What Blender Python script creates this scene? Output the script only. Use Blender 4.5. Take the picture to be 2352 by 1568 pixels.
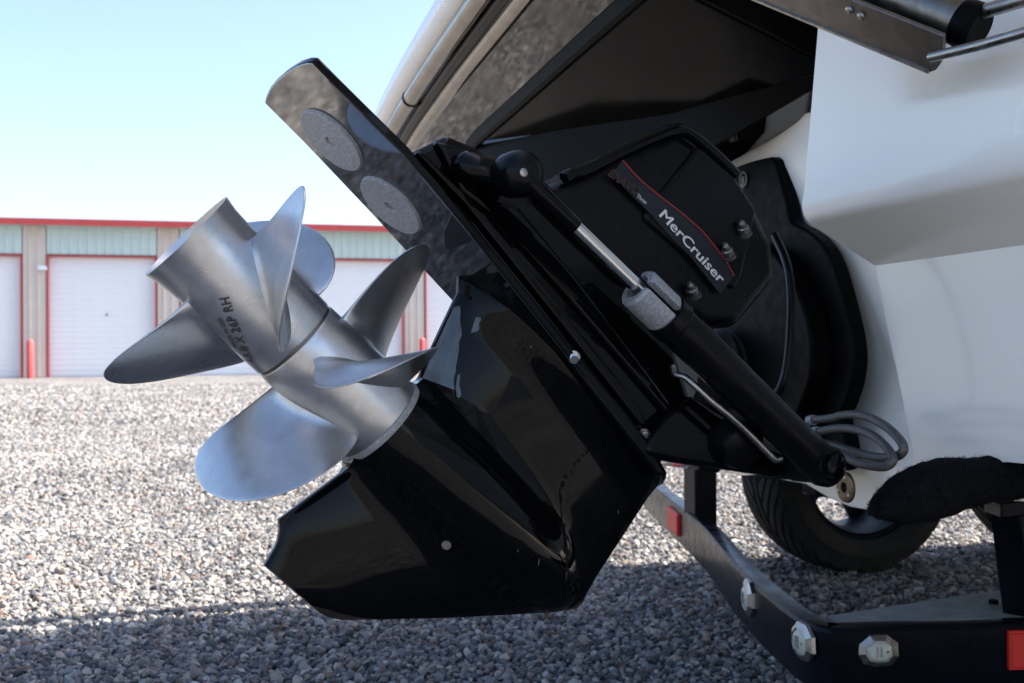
import bpy, bmesh, math, random
import numpy as np
from mathutils import Vector, Matrix, noise
random.seed(7); rng = np.random.default_rng(7)
R = math.radians
SC = bpy.context.scene
for o in list(bpy.data.objects): bpy.data.objects.remove(o)

# ------------------------------------------------------------------ camera, sky, sun, exposure
CAMZ = 0.68; FPX = 2500.0; CX, CY = 1176.0, 784.0
PITCH, ROLL = R(-0.37), R(0.4)
fwd = np.array([0, math.cos(PITCH), -math.sin(PITCH)])
up0 = np.array([0, math.sin(PITCH), math.cos(PITCH)]); rt0 = np.array([1., 0, 0])
CR = math.cos(ROLL)*rt0 - math.sin(ROLL)*up0
CU = math.cos(ROLL)*up0 + math.sin(ROLL)*rt0
CAM = np.array([0, 0, CAMZ])
cd = bpy.data.cameras.new('camera'); cam = bpy.data.objects.new('camera', cd); SC.collection.objects.link(cam)
cam.matrix_world = Matrix(((CR[0], CU[0], -fwd[0], 0), (CR[1], CU[1], -fwd[1], 0), (CR[2], CU[2], -fwd[2], CAMZ), (0, 0, 0, 1)))
cd.sensor_width = 36; cd.lens = 36*FPX/2352; cd.clip_start = .02; cd.clip_end = 2000
cd.dof.use_dof = True; cd.dof.focus_distance = 1.22; cd.dof.aperture_fstop = 11
SC.camera = cam
SUN_EL, SUN_AZ = 46.0, 9.0          # azimuth counted from +X towards +Y
W = bpy.data.worlds.new('World'); SC.world = W; W.use_nodes = True
nt = W.node_tree; bg = nt.nodes['Background']
sky = nt.nodes.new('ShaderNodeTexSky'); sky.sky_type = 'NISHITA'; sky.sun_disc = False
sky.sun_elevation = R(SUN_EL); sky.sun_rotation = R(90-SUN_AZ); sky.air_density = .8; sky.dust_density = 2.2; sky.ozone_density = 1.0
nt.links.new(sky.outputs[0], bg.inputs[0]); bg.inputs[1].default_value = 0.12
sd = bpy.data.lights.new('sun', 'SUN'); sd.energy = 5.0; sd.angle = R(.53); sd.color = (1, .93, .83)
sun = bpy.data.objects.new('sun', sd); SC.collection.objects.link(sun)
sdir = Vector((math.cos(R(SUN_EL))*math.cos(R(SUN_AZ)), math.cos(R(SUN_EL))*math.sin(R(SUN_AZ)), math.sin(R(SUN_EL))))
sun.rotation_euler = sdir.to_track_quat('Z', 'Y').to_euler(); sun.location = (6, 1, 8)
vs = SC.view_settings; vs.view_transform = 'Standard'; vs.look = 'None'; vs.exposure = 1.74; vs.gamma = 1; vs.use_curve_mapping = False
SC.cycles.use_denoising = True; SC.cycles.max_bounces = 8; SC.cycles.glossy_bounces = 4

# ------------------------------------------------------------------ pixel geometry (px of a 2352 x 1568 picture)
def nz(v): v = np.asarray(v, float); return v/np.linalg.norm(v)
def ray(x, y): return fwd + (x-CX)/FPX*CR - (y-CY)/FPX*CU
def PY(x, y, Y): d = ray(x, y); return CAM + d*(Y/d[1])
def PZ(x, y, z): d = ray(x, y); return CAM + d*((z-CAMZ)/d[2])
def PP(x, y, p, n): d = ray(x, y); return CAM + d*(np.dot(np.asarray(p)-CAM, n)/np.dot(d, n))
# boat frame: F forward, S starboard
F = nz([.963, .27, 0]); S = np.array([F[1], -F[0], 0]); UP = np.array([0, 0, 1.])
def B(q, p, z): return F*q + S*p + UP*z
def PQ(x, y, q): return PP(x, y, F*q, F)
def PPp(x, y, p): return PP(x, y, S*p, S)
# drive frame
DA = nz([-.645, -.328, .690]); DV = np.array([.581, .377, .722]); DV = nz(DV-DA*(DV@DA)); DL = np.cross(DA, DV)
if DL[1] > 0: DL = -DL
DO = PY(868, 964.7, 1.2434)
def D3(s, v, w=0.): return DO + DA*s + DV*v + DL*w
def loc(P): d = np.asarray(P)-DO; return np.array([d@DA, d@DV, d@DL])
def LP(x, y, w=0.): return PP(x, y, DO+DL*w, DL)
def LS(x, y, w=0.): return loc(LP(x, y, w))
def on_cyl(x, y, rad):
    d = ray(x, y); o = CAM-DO; dp = d-DA*(d@DA); op = o-DA*(o@DA)
    a, b, c = dp@dp, 2*dp@op, op@op-rad*rad; disc = max(b*b-4*a*c, 0)
    t = (-b-math.sqrt(disc))/(2*a); P = CAM+d*t; l = loc(P)
    return l[0], math.atan2(l[2], l[1])

# ------------------------------------------------------------------ object helpers
WL = {}
def empty(name, label, cat, at, group=None):
    o = bpy.data.objects.new(name, None); SC.collection.objects.link(o); o.location = at; o.empty_display_size = .1
    o['label'] = label; o['category'] = cat
    if group: o['group'] = group
    WL[o.name] = np.array(at, float); return o
def put(o, at, parent=None):
    at = np.asarray(at, float); WL[o.name] = at
    if parent is not None: o.parent = parent; o.location = at-WL[parent.name]
    else: o.location = at
    return o
def mesh(name, V, Fc, mat, smooth=35):
    me = bpy.data.meshes.new(name); me.from_pydata([tuple(v) for v in V], [], [tuple(f) for f in Fc])
    bm = bmesh.new(); bm.from_mesh(me); bmesh.ops.recalc_face_normals(bm, faces=bm.faces); bm.to_mesh(me); bm.free()
    me.materials.append(mat)
    if smooth:
        me.shade_smooth()
        if smooth < 180: me.set_sharp_from_angle(angle=R(smooth))
    return me
def obj(name, V, Fc, mat, parent=None, smooth=35, bev=0, seg=2, label=None):
    V = np.asarray(V, float); c = (V.max(0)+V.min(0))/2
    me = mesh(name, V-c, Fc, mat, smooth)
    o = bpy.data.objects.new(name, me); SC.collection.objects.link(o); put(o, c, parent)
    if bev:
        m = o.modifiers.new('bevel', 'BEVEL'); m.width = bev; m.segments = seg; m.limit_method = 'ANGLE'; m.angle_limit = R(32); m.harden_normals = False
        wn = o.modifiers.new('weighted_normals', 'WEIGHTED_NORMAL'); wn.keep_sharp = True; wn.weight = 100
    if label: o['label'] = label
    return o
def inst(name, me, at, parent=None):
    o = bpy.data.objects.new(name, me); SC.collection.objects.link(o); return put(o, at, parent)
def tag(o, label, cat, group=None):
    o['label'] = label; o['category'] = cat
    if group: o['group'] = group
    return o
def join(*parts):
    V, Fc = [], []
    for v, f in parts:
        n = len(V); V += [tuple(p) for p in v]; Fc += [tuple(i+n for i in q) for q in f]
    return V, Fc
def prism(poly, ext):
    poly = [np.asarray(p, float) for p in poly]; n = len(poly); e = np.asarray(ext, float)
    V = poly+[p+e for p in poly]
    return V, [tuple(range(n)), tuple(range(2*n-1, n-1, -1))]+[(i, (i+1) % n, (i+1) % n+n, i+n) for i in range(n)]
def box(c, ax, h):
    c = np.asarray(c, float); V = []
    for i in (-1, 1):
        for j in (-1, 1):
            for k in (-1, 1): V.append(c+ax[0]*i*h[0]+ax[1]*j*h[1]+ax[2]*k*h[2])
    return V, [(0, 1, 3, 2), (4, 6, 7, 5), (0, 4, 5, 1), (2, 3, 7, 6), (0, 2, 6, 4), (1, 5, 7, 3)]
XYZ = np.eye(3)
def ortho(d):
    d = nz(d); h = np.array([0, 0, 1.]) if abs(d[2]) < .9 else np.array([1., 0, 0])
    e1 = nz(np.cross(d, h)); return e1, np.cross(d, e1)
def lathe(o, axis, prof, seg=48, cap=(True, True)):
    axis = nz(axis); e1, e2 = ortho(axis); V, Fc = [], []
    n = len(prof)
    for k in range(seg):
        t = 2*math.pi*k/seg; d = math.cos(t)*e1+math.sin(t)*e2
        for s, r in prof: V.append(np.asarray(o)+axis*s+d*r)
    for k in range(seg):
        k2 = (k+1) % seg
        for i in range(n-1): Fc.append((k*n+i, k*n+i+1, k2*n+i+1, k2*n+i))
    if cap[0]: Fc.append(tuple(k*n for k in range(seg)))
    if cap[1]: Fc.append(tuple(k*n+n-1 for k in range(seg-1, -1, -1)))
    return V, Fc
def smooth_path(pts, n=8):
    pts = [np.asarray(p, float) for p in pts]; out = []
    P = [2*pts[0]-pts[1]]+pts+[2*pts[-1]-pts[-2]]
    for i in range(1, len(P)-2):
        for k in range(n):
            t = k/n; a, b, c, d = P[i-1], P[i], P[i+1], P[i+2]
            out.append(.5*((2*b)+(c-a)*t+(2*a-5*b+4*c-d)*t*t+(3*b-a-3*c+d)*t**3))
    out.append(pts[-1]); return out
def tube(path, r, seg=12):
    path = [np.asarray(p, float) for p in path]; V, Fc = [], []; n = len(path)
    e1 = None
    for i, p in enumerate(path):
        d = nz(path[min(i+1, n-1)]-path[max(i-1, 0)])
        if e1 is None: e1, e2 = ortho(d)
        e1 = nz(e1-d*(e1@d)); e2 = np.cross(d, e1); rr = r[i] if hasattr(r, '__len__') else r
        for k in range(seg):
            t = 2*math.pi*k/seg; V.append(p+rr*(math.cos(t)*e1+math.sin(t)*e2))
    for i in range(n-1):
        for k in range(seg):
            k2 = (k+1) % seg; Fc.append((i*seg+k, i*seg+k2, (i+1)*seg+k2, (i+1)*seg+k))
    Fc.append(tuple(range(seg-1, -1, -1))); Fc.append(tuple((n-1)*seg+k for k in range(seg)))
    return V, Fc
def sweep(path, frames, prof):
    """prof: list of (u, v) in each frame (eu, ev); closed section"""
    V, Fc = [], []; n = len(prof)
    for p, (eu, ev) in zip(path, frames):
        for u, v in prof: V.append(p+eu*u+ev*v)
    for i in range(len(path)-1):
        for k in range(n): Fc.append((i*n+k, i*n+(k+1) % n, (i+1)*n+(k+1) % n, (i+1)*n+k))
    Fc.append(tuple(range(n-1, -1, -1))); Fc.append(tuple((len(path)-1)*n+k for k in range(n)))
    return V, Fc

# ------------------------------------------------------------------ materials
def mat(name, col, rough=.5, metal=0., spec=.5, coat=0., noise_amt=0., nscale=20., bump=0., bscale=80., rvar=0., col2=None, ior=1.5, obj_coords=True):
    m = bpy.data.materials.new(name); m.use_nodes = True; t = m.node_tree; b = t.nodes['Principled BSDF']
    b.inputs['Base Color'].default_value = (*col, 1); b.inputs['Roughness'].default_value = rough; b.inputs['Metallic'].default_value = metal
    b.inputs['Specular IOR Level'].default_value = spec; b.inputs['Coat Weight'].default_value = coat; b.inputs['IOR'].default_value = ior
    b.inputs['Coat Roughness'].default_value = .04
    tc = t.nodes.new('ShaderNodeTexCoord'); co = tc.outputs['Object']
    if noise_amt or col2:
        n = t.nodes.new('ShaderNodeTexNoise'); n.inputs['Scale'].default_value = nscale; n.inputs['Detail'].default_value = 6; n.inputs['Roughness'].default_value = .62
        t.links.new(co, n.inputs['Vector'])
        r = t.nodes.new('ShaderNodeValToRGB'); c2 = col2 or tuple(c*(1-noise_amt) for c in col)
        r.color_ramp.elements[0].color = (*c2, 1); r.color_ramp.elements[0].position = .35
        r.color_ramp.elements[1].color = (*col, 1); r.color_ramp.elements[1].position = .65
        t.links.new(n.outputs[0], r.inputs[0]); t.links.new(r.outputs[0], b.inputs['Base Color'])
    if rvar:
        n = t.nodes.new('ShaderNodeTexNoise'); n.inputs['Scale'].default_value = nscale*1.7; n.inputs['Detail'].default_value = 5
        t.links.new(co, n.inputs['Vector'])
        mr = t.nodes.new('ShaderNodeMapRange'); mr.inputs[1].default_value = .3; mr.inputs[2].default_value = .7
        mr.inputs[3].default_value = max(rough-rvar, .01); mr.inputs[4].default_value = rough+rvar
        t.links.new(n.outputs[0], mr.inputs[0]); t.links.new(mr.outputs[0], b.inputs['Roughness'])
    if bump:
        n = t.nodes.new('ShaderNodeTexNoise'); n.inputs['Scale'].default_value = bscale; n.inputs['Detail'].default_value = 4
        t.links.new(co, n.inputs['Vector'])
        bp = t.nodes.new('ShaderNodeBump'); bp.inputs['Strength'].default_value = bump; bp.inputs['Distance'].default_value = .002
        t.links.new(n.outputs[0], bp.inputs['Height']); t.links.new(bp.outputs[0], b.inputs['Normal'])
    return m
M = {}
M['black_gloss'] = mat('black_gloss_paint', (.0018, .0020, .0026), .05, spec=.16, rvar=.03, nscale=9)
M['gel_black'] = mat('black_gelcoat', (.004, .004, .004), .05, spec=.5, ior=1.75, rvar=.02, nscale=6)
M['gel_dark'] = mat('waxed_black_gelcoat', (.0022, .0022, .0022), .13, spec=.06, rvar=.03, nscale=5)
M['plate_gloss'] = mat('polished_black_lacquer', (.006, .006, .006), .05, spec=.5, ior=3.0, rvar=.02, nscale=6)
M['gel_matte'] = mat('unpolished_black_moulding', (.002, .002, .002), .4, spec=.04)
M['black_satin'] = mat('black_satin_paint', (.003, .0032, .004), .32, spec=.16, rvar=.1, nscale=25)
M['black_matte'] = mat('black_matte_plastic', (.0026, .0026, .003), .5, spec=.05, rvar=.1, nscale=30)
M['rubber'] = mat('black_rubber', (.012, .012, .012), .6, spec=.3, noise_amt=.4, nscale=40, bump=.2)
M['tyre'] = mat('tyre_rubber', (.019, .0185, .018), .75, spec=.25, noise_amt=.4, nscale=25, bump=.2)
M['white_gel'] = mat('white_gelcoat', (.90, .865, .80), .26, spec=.5, coat=.3, noise_amt=.02, nscale=1.5, rvar=.03)
M['chrome'] = mat('polished_stainless', (.62, .61, .59), .12, 1, rvar=.05, nscale=15)
M['rail_steel'] = mat('weathered_rail_steel', (.34, .31, .27), .16, 1, noise_amt=.25, nscale=18, rvar=.06)
M['nut_steel'] = mat('weathered_nut_steel', (.26, .25, .235), .45, 1, noise_amt=.4, nscale=120)
M['stainless'] = mat('brushed_stainless', (.42, .40, .38), .32, 1, noise_amt=.25, nscale=60, rvar=.1)
M['dull_steel'] = mat('dull_stainless', (.22, .205, .19), .38, 1, noise_amt=.3, nscale=35, rvar=.1)
M['zinc'] = mat('cast_zinc', (.42, .43, .45), .62, .45, noise_amt=.35, nscale=260, bump=.7, bscale=420)
M['brass'] = mat('tarnished_brass', (.20, .14, .085), .5, .8, noise_amt=.5, nscale=60)
M['carpet'] = mat('black_carpet', (.008, .008, .0095), .95, spec=.1, noise_amt=.6, nscale=140)
M['red_trim'] = mat('red_trim_paint', (.56, .07, .07), .4, noise_amt=.1, nscale=4)
M['teal'] = mat('teal_sheet_metal', (.52, .63, .60), .45, noise_amt=.06, nscale=3)
M['tan'] = mat('tan_sheet_metal', (.60, .53, .465), .45, noise_amt=.08, nscale=3)
M['door_white'] = mat('white_door_paint', (.76, .78, .80), .4, noise_amt=.04, nscale=2)
M['roof'] = mat('roof_metal', (.5, .5, .5), .4)
M['dark_in'] = mat('dark_inside', (.003, .003, .003), .7, spec=.1)
M['navy'] = mat('trailer_paint', (.005, .006, .010), .25, spec=.1, noise_amt=.3, nscale=14, rvar=.06)
M['plate_grey'] = mat('grey_step_grip', (.27, .28, .265), .75, noise_amt=.3, nscale=30, bump=.4, bscale=220)
M['hose'] = mat('braided_hose', (.15, .145, .14), .5, .5, noise_amt=.5, nscale=260, bump=.8, bscale=350)
M['decal'] = mat('decal_film', (.009, .012, .018), .3, spec=.35, noise_amt=.5, nscale=50)
M['decal_red'] = mat('decal_red', (.24, .014, .014), .4)
M['decal_white'] = mat('decal_white', (.70, .70, .69), .4, noise_amt=.12, nscale=120)
M['decal_dkred'] = mat('decal_dark_red', (.035, .010, .010), .5)
M['engrave'] = mat('engraving_shade', (.06, .055, .05), .6, .3)
M['rim'] = mat('rim_grey_blue', (.022, .027, .042), .45, .6, noise_amt=.3, nscale=20)

def metal_prop():
    m = bpy.data.materials.new('satin_propeller_steel'); m.use_nodes = True; t = m.node_tree; b = t.nodes['Principled BSDF']
    b.inputs['Metallic'].default_value = .92
    tc = t.nodes.new('ShaderNodeTexCoord')
    def nse(scale, det=6, ro=.6):
        n = t.nodes.new('ShaderNodeTexNoise'); n.inputs['Scale'].default_value = scale; n.inputs['Detail'].default_value = det; n.inputs['Roughness'].default_value = ro
        t.links.new(tc.outputs['Object'], n.inputs['Vector']); return n
    def ramp(src, p0, c0, p1, c1):
        r = t.nodes.new('ShaderNodeValToRGB'); r.color_ramp.elements[0].position = p0; r.color_ramp.elements[0].color = c0
        r.color_ramp.elements[1].position = p1; r.color_ramp.elements[1].color = c1; t.links.new(src, r.inputs[0]); return r
    base = ramp(nse(9).outputs[0], .3, (.46, .47, .485, 1), .7, (.58, .59, .605, 1))
    mot = ramp(nse(55, 8, .7).outputs[0], .38, (.72, .70, .67, 1), .56, (1, 1, 1, 1))
    mx = t.nodes.new('ShaderNodeMix'); mx.data_type = 'RGBA'; mx.blend_type = 'MULTIPLY'; mx.inputs[0].default_value = .32
    t.links.new(base.outputs[0], mx.inputs[6]); t.links.new(mot.outputs[0], mx.inputs[7])
    rust = ramp(nse(70, 8, .75).outputs[0], .72, (0, 0, 0, 1), .78, (1, 1, 1, 1))
    mx2 = t.nodes.new('ShaderNodeMix'); mx2.data_type = 'RGBA'; t.links.new(rust.outputs[0], mx2.inputs[0])
    t.links.new(mx.outputs[2], mx2.inputs[6]); mx2.inputs[7].default_value = (.11, .06, .035, 1)
    t.links.new(mx2.outputs[2], b.inputs['Base Color'])
    rr = ramp(nse(30, 7).outputs[0], .3, (.26, .26, .26, 1), .7, (.38, .38, .38, 1)); t.links.new(rr.outputs[0], b.inputs['Roughness'])
    bp = t.nodes.new('ShaderNodeBump'); bp.inputs['Strength'].default_value = .12; bp.inputs['Distance'].default_value = .001
    t.links.new(nse(380, 4).outputs[0], bp.inputs['Height']); t.links.new(bp.outputs[0], b.inputs['Normal'])
    return m
M['prop'] = metal_prop()

def chipped():
    m = M['black_gloss'].copy(); m.name = 'chipped_black_paint'; t = m.node_tree; b = t.nodes['Principled BSDF']
    tc = t.nodes.new('ShaderNodeTexCoord'); mp = t.nodes.new('ShaderNodeMapping'); mp.inputs['Scale'].default_value = (60, 60, 22); mp.inputs['Rotation'].default_value = (.5, .9, .3)
    n = t.nodes.new('ShaderNodeTexNoise'); n.inputs['Scale'].default_value = 1.6; n.inputs['Detail'].default_value = 3
    t.links.new(tc.outputs['Object'], mp.inputs[0]); t.links.new(mp.outputs[0], n.inputs['Vector'])
    r = t.nodes.new('ShaderNodeValToRGB'); r.color_ramp.elements[0].position = .755; r.color_ramp.elements[0].color = (.002, .0022, .0028, 1)
    r.color_ramp.elements[1].position = .775; r.color_ramp.elements[1].color = (.10, .10, .11, 1)
    t.links.new(n.outputs[0], r.inputs[0]); t.links.new(r.outputs[0], b.inputs['Base Color'])
    return m
M['chipped'] = chipped()
def stone_mat(name, instanced):
    m = bpy.data.materials.new(name); m.use_nodes = True; t = m.node_tree; b = t.nodes['Principled BSDF']
    b.inputs['Roughness'].default_value = .85; b.inputs['Specular IOR Level'].default_value = .15
    tc = t.nodes.new('ShaderNodeTexCoord')
    ramp = t.nodes.new('ShaderNodeValToRGB'); e = ramp.color_ramp.elements
    cols = [(0, (0.062, 0.065, 0.074)), (.18, (0.129, 0.132, 0.143)), (.38, (0.196, 0.197, 0.202)), (.55, (0.252, 0.246, 0.237)), (.68, (0.358, 0.345, 0.323)), (.80, (0.286, 0.235, 0.202)), (.87, (0.146, 0.103, 0.090)), (.93, (0.470, 0.454, 0.426)), (1, (0.224, 0.233, 0.255))]
    e[0].position, e[0].color = 0, (*cols[0][1], 1); e[1].position, e[1].color = 1, (*cols[-1][1], 1)
    for p, c in cols[1:-1]:
        x = e.new(p); x.color = (*c, 1)
    ramp.color_ramp.interpolation = 'LINEAR'
    n2 = t.nodes.new('ShaderNodeTexNoise'); n2.inputs['Detail'].default_value = 5
    r2 = t.nodes.new('ShaderNodeMapRange'); r2.inputs[1].default_value = .3; r2.inputs[2].default_value = .7; r2.inputs[3].default_value = .72; r2.inputs[4].default_value = 1.15
    mx = t.nodes.new('ShaderNodeMix'); mx.data_type = 'RGBA'; mx.blend_type = 'MULTIPLY'; mx.inputs[0].default_value = 1
    bp = t.nodes.new('ShaderNodeBump')
    if instanced:
        at = t.nodes.new('ShaderNodeAttribute'); at.attribute_type = 'INSTANCER'; at.attribute_name = 'tone'
        t.links.new(at.outputs['Fac'], ramp.inputs[0]); n2.inputs['Scale'].default_value = 2.5
        t.links.new(tc.outputs['Object'], n2.inputs['Vector'])
        bp.inputs['Strength'].default_value = .25; bp.inputs['Distance'].default_value = .05; t.links.new(n2.outputs[0], bp.inputs['Height'])
    else:
        vo = t.nodes.new('ShaderNodeTexVoronoi'); vo.inputs['Scale'].default_value = 38; t.links.new(tc.outputs['Object'], vo.inputs['Vector'])
        sx = t.nodes.new('ShaderNodeSeparateColor'); t.links.new(vo.outputs['Color'], sx.inputs[0]); t.links.new(sx.outputs[0], ramp.inputs[0])
        n2.inputs['Scale'].default_value = 1.2; t.links.new(tc.outputs['Object'], n2.inputs['Vector'])
        r2.inputs[3].default_value = .85; r2.inputs[4].default_value = 1.1
        mr = t.nodes.new('ShaderNodeMath'); mr.operation = 'MULTIPLY'; mr.inputs[1].default_value = -1; t.links.new(vo.outputs['Distance'], mr.inputs[0])
        bp.inputs['Strength'].default_value = 1; bp.inputs['Distance'].default_value = .03; t.links.new(mr.outputs[0], bp.inputs['Height'])
    ge = t.nodes.new('ShaderNodeNewGeometry'); n3 = t.nodes.new('ShaderNodeTexNoise'); n3.inputs['Scale'].default_value = .9; n3.inputs['Detail'].default_value = 4
    t.links.new(ge.outputs['Position'], n3.inputs['Vector'])
    r3 = t.nodes.new('ShaderNodeMapRange'); r3.inputs[1].default_value = .32; r3.inputs[2].default_value = .68; r3.inputs[3].default_value = .78; r3.inputs[4].default_value = 1.18
    t.links.new(n3.outputs[0], r3.inputs[0]); m3 = t.nodes.new('ShaderNodeMath'); m3.operation = 'MULTIPLY'
    t.links.new(r2.outputs[0], m3.inputs[0]); t.links.new(r3.outputs[0], m3.inputs[1])
    t.links.new(n2.outputs[0], r2.inputs[0]); t.links.new(ramp.outputs[0], mx.inputs[6]); t.links.new(m3.outputs[0], mx.inputs[7])
    t.links.new(mx.outputs[2], b.inputs['Base Color']); t.links.new(bp.outputs[0], b.inputs['Normal'])
    return m
M['stone'] = stone_mat('gravel_stone', True); M['ground'] = stone_mat('gravel_ground', False)

def lens_mat(name, col, rough=.15):
    m = mat(name, col, rough, spec=.3)
    return m
M['lens_red'] = lens_mat('red_reflector', (.62, .03, .02), .5)
M['lens_clear'] = lens_mat('clear_lamp_lens', (.40, .41, .35), .12)

# ------------------------------------------------------------------ ground and gravel
gx = np.concatenate([np.linspace(-400, -40, 7), np.linspace(-30, 30, 25), np.linspace(40, 400, 7)])
gy = np.concatenate([np.linspace(-300, -20, 6), np.linspace(-12, 40, 27), np.linspace(50, 700, 8)])
def gh(x, y): return 0.
V = [(x, y, gh(x, y)) for y in gy for x in gx]; nx = len(gx)
Fc = [(j*nx+i, j*nx+i+1, (j+1)*nx+i+1, (j+1)*nx+i) for j in range(len(gy)-1) for i in range(nx-1)]
g = obj('ground', V, Fc, M['ground'], smooth=180); g['kind'] = 'structure'

stones = bpy.data.collections.new('stone_shapes')
def stone(k):
    bm = bmesh.new(); bmesh.ops.create_icosphere(bm, subdivisions=2 if k < 10 else 1, radius=.5)
    fl = random.uniform(.45, .85); el = random.uniform(.55, 1.)
    pl = [nz(rng.normal(size=3)) for _ in range(11)]; dd = [random.uniform(.24, .42) for _ in pl]
    for v in bm.verts:
        p = np.array(v.co)
        for n_, d_ in zip(pl, dd):
            e = p@n_-d_
            if e > 0: p = p-n_*e*.97
        p = p*(1+.10*noise.noise(Vector(p*2.6+k*9)))
        v.co = (p[0], p[1]*el, p[2]*fl)
    me = bpy.data.meshes.new('stone'); bm.to_mesh(me); bm.free(); me.materials.append(M['stone']); me.shade_smooth(); me.set_sharp_from_angle(angle=R(28))
    o = bpy.data.objects.new('stone_shape_%02d' % k, me); stones.objects.link(o)
for k in range(10): stone(k)
pts, sca, idx = [], [], []
def zone(y0, y1, sp, smin, smax, layers, xpad):
    ys = np.arange(y0, y1, sp*.87)
    for lay in range(layers):
        for y in ys:
            hw = .5*y+xpad
            xs = np.arange(-hw, hw, sp)+rng.uniform(-.5, .5)*sp
            n = len(xs)
            P = np.stack([xs+rng.uniform(-.45, .45, n)*sp, y+rng.uniform(-.45, .45, n)*sp, np.zeros(n)], 1)
            s = smin+(smax-smin)*rng.random(n)**2.2
            P[:, 2] = s*.22+lay*.006+rng.uniform(-.003, .004, n)
            pts.append(P); sca.append(s); idx.append(rng.integers(0, 10, n))
zone(.9, 5.0, .0115, .009, .028, 1, .8)
zone(1.2, 5.0, .06, .024, .042, 1, .6)
zone(5.0, 10, .021, .017, .040, 1, .6)
zone(10, 22, .042, .03, .065, 1, .6)
P = np.concatenate(pts); sca = np.concatenate(sca); idx = np.concatenate(idx); n = len(P)
gm = bpy.data.meshes.new('gravel'); gm.vertices.add(n); gm.vertices.foreach_set('co', P.ravel())
def attr(nm, ty, data, key='value'):
    a = gm.attributes.new(nm, ty, 'POINT'); a.data.foreach_set(key, data.ravel())
attr('size', 'FLOAT', sca.astype(np.float32)); attr('pick', 'INT', idx.astype(np.int32)); attr('tone', 'FLOAT', rng.random(n).astype(np.float32))
rot = np.stack([rng.normal(0, .45, n), rng.normal(0, .45, n), rng.uniform(0, 6.283, n)], 1).astype(np.float32)
attr('turn', 'FLOAT_VECTOR', rot, 'vector')
go = bpy.data.objects.new('gravel', gm); SC.collection.objects.link(go); go['kind'] = 'stuff'; gm.materials.append(M['stone'])
tag(go, 'grey and tan crushed stone gravel covering the yard', 'gravel')
ng = bpy.data.node_groups.new('scatter_stones', 'GeometryNodeTree')
ng.interface.new_socket('Geometry', in_out='INPUT', socket_type='NodeSocketGeometry'); ng.interface.new_socket('Geometry', in_out='OUTPUT', socket_type='NodeSocketGeometry')
N = ng.nodes; gi = N.new('NodeGroupInput'); gout = N.new('NodeGroupOutput'); ip = N.new('GeometryNodeInstanceOnPoints')
ci = N.new('GeometryNodeCollectionInfo'); ci.inputs['Collection'].default_value = stones; ci.inputs['Separate Children'].default_value = True; ci.inputs['Reset Children'].default_value = True
def na(nm, ty):
    a = N.new('GeometryNodeInputNamedAttribute'); a.data_type = ty; a.inputs['Name'].default_value = nm; return a.outputs['Attribute']
L = ng.links.new
L(gi.outputs[0], ip.inputs['Points']); L(ci.outputs[0], ip.inputs['Instance']); ip.inputs['Pick Instance'].default_value = True
L(na('pick', 'INT'), ip.inputs['Instance Index']); L(na('turn', 'FLOAT_VECTOR'), ip.inputs['Rotation']); L(na('size', 'FLOAT'), ip.inputs['Scale'])
L(ip.outputs[0], gout.inputs[0])
go.modifiers.new('scatter', 'NODES').node_group = ng

# ------------------------------------------------------------------ storage building
Y0 = 28.5; fd = nz([.1134, .0297, 0]); fnorm = np.array([fd[1], -fd[0], 0])      # facade direction, outward normal
FB = PY(112, 867, Y0); FB[2] = 0; PITCHB = .1172*Y0
def tx(px): P_ = PP(px, 800, FB, fnorm); return (P_-FB)@fd
def hz(py, px=112): return PP(px, py, FB, fnorm)[2]
H_eave = hz(519); H_roof = hz(507); H_lin = hz(588); DW = tx(357); H_pan = H_eave
def FP(t, h, out=0.): return FB+fd*t+UP*h+fnorm*out
sb = empty('storage_building', 'long metal storage building with red trimmed white roll-up doors', 'building', FP(PITCHB*2, 0))
FA = (fd, fnorm, UP)
k0, k1 = -2, 9
t0, t1 = k0*PITCHB-(PITCHB-DW), k1*PITCHB
obj('back_block', *box(FP((t0+t1)/2, H_eave/2-.02, -5.2), FA, ((t1-t0)/2, 4.9, H_eave/2-.03)), M['tan'], sb)
obj('roof', *prism([FP(t0-.2, H_eave, .3), FP(t0-.2, H_eave+.04, .3), FP(t0-.2, H_eave+.04-.0, -10.5), FP(t0-.2, H_eave, -10.5)], fd*(t1-t0+.4)), M['roof'], sb)
obj('eave_trim', *prism([FP(t0-.2, H_eave-.005, .31), FP(t0-.2, H_eave-.005, .42), FP(t0-.2, H_roof+.02, .44), FP(t0-.2, H_roof+.02, .31)], fd*(t1-t0+.4)), M['red_trim'], sb)
def rib_mesh(h, m):
    prof = [(-.045, 0), (-.018, .035), (.018, .035), (.045, 0)]
    V_, F_ = [], []
    for z in (-h/2, h/2):
        for u, o_ in prof: V_.append(fd*u+fnorm*o_+UP*z)
    F_ = [(0, 1, 5, 4), (1, 2, 6, 5), (2, 3, 7, 6), (0, 3, 2, 1), (4, 5, 6, 7), (0, 4, 7, 3)]
    return mesh('rib', V_, F_, m, 0)
rib_head = rib_mesh(H_pan-H_lin-.06, M['teal']); rib_wall = rib_mesh(H_pan-.02, M['tan'])
NSL = 22; slh = H_lin/NSL
sv = []
slp = [(-.5, 0), (-.38, .005), (-.1, .009), (.2, .009), (.42, .004), (.5, 0)]
V_ = []; F_ = []
for u in (-DW/2, DW/2):
    for z, o_ in slp: V_.append(fd*u+fnorm*o_+UP*z*slh)
    V_ += [fd*u-fnorm*.02+UP*.5*slh, fd*u-fnorm*.02-UP*.5*slh]
ns = len(slp)+2
F_ = [tuple(range(ns)), tuple(range(2*ns-1, ns-1, -1))]+[(i, (i+1) % ns, (i+1) % ns+ns, i+ns) for i in range(ns)]
slat_me = mesh('door_slat', V_, F_, M['door_white'], 0)
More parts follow.
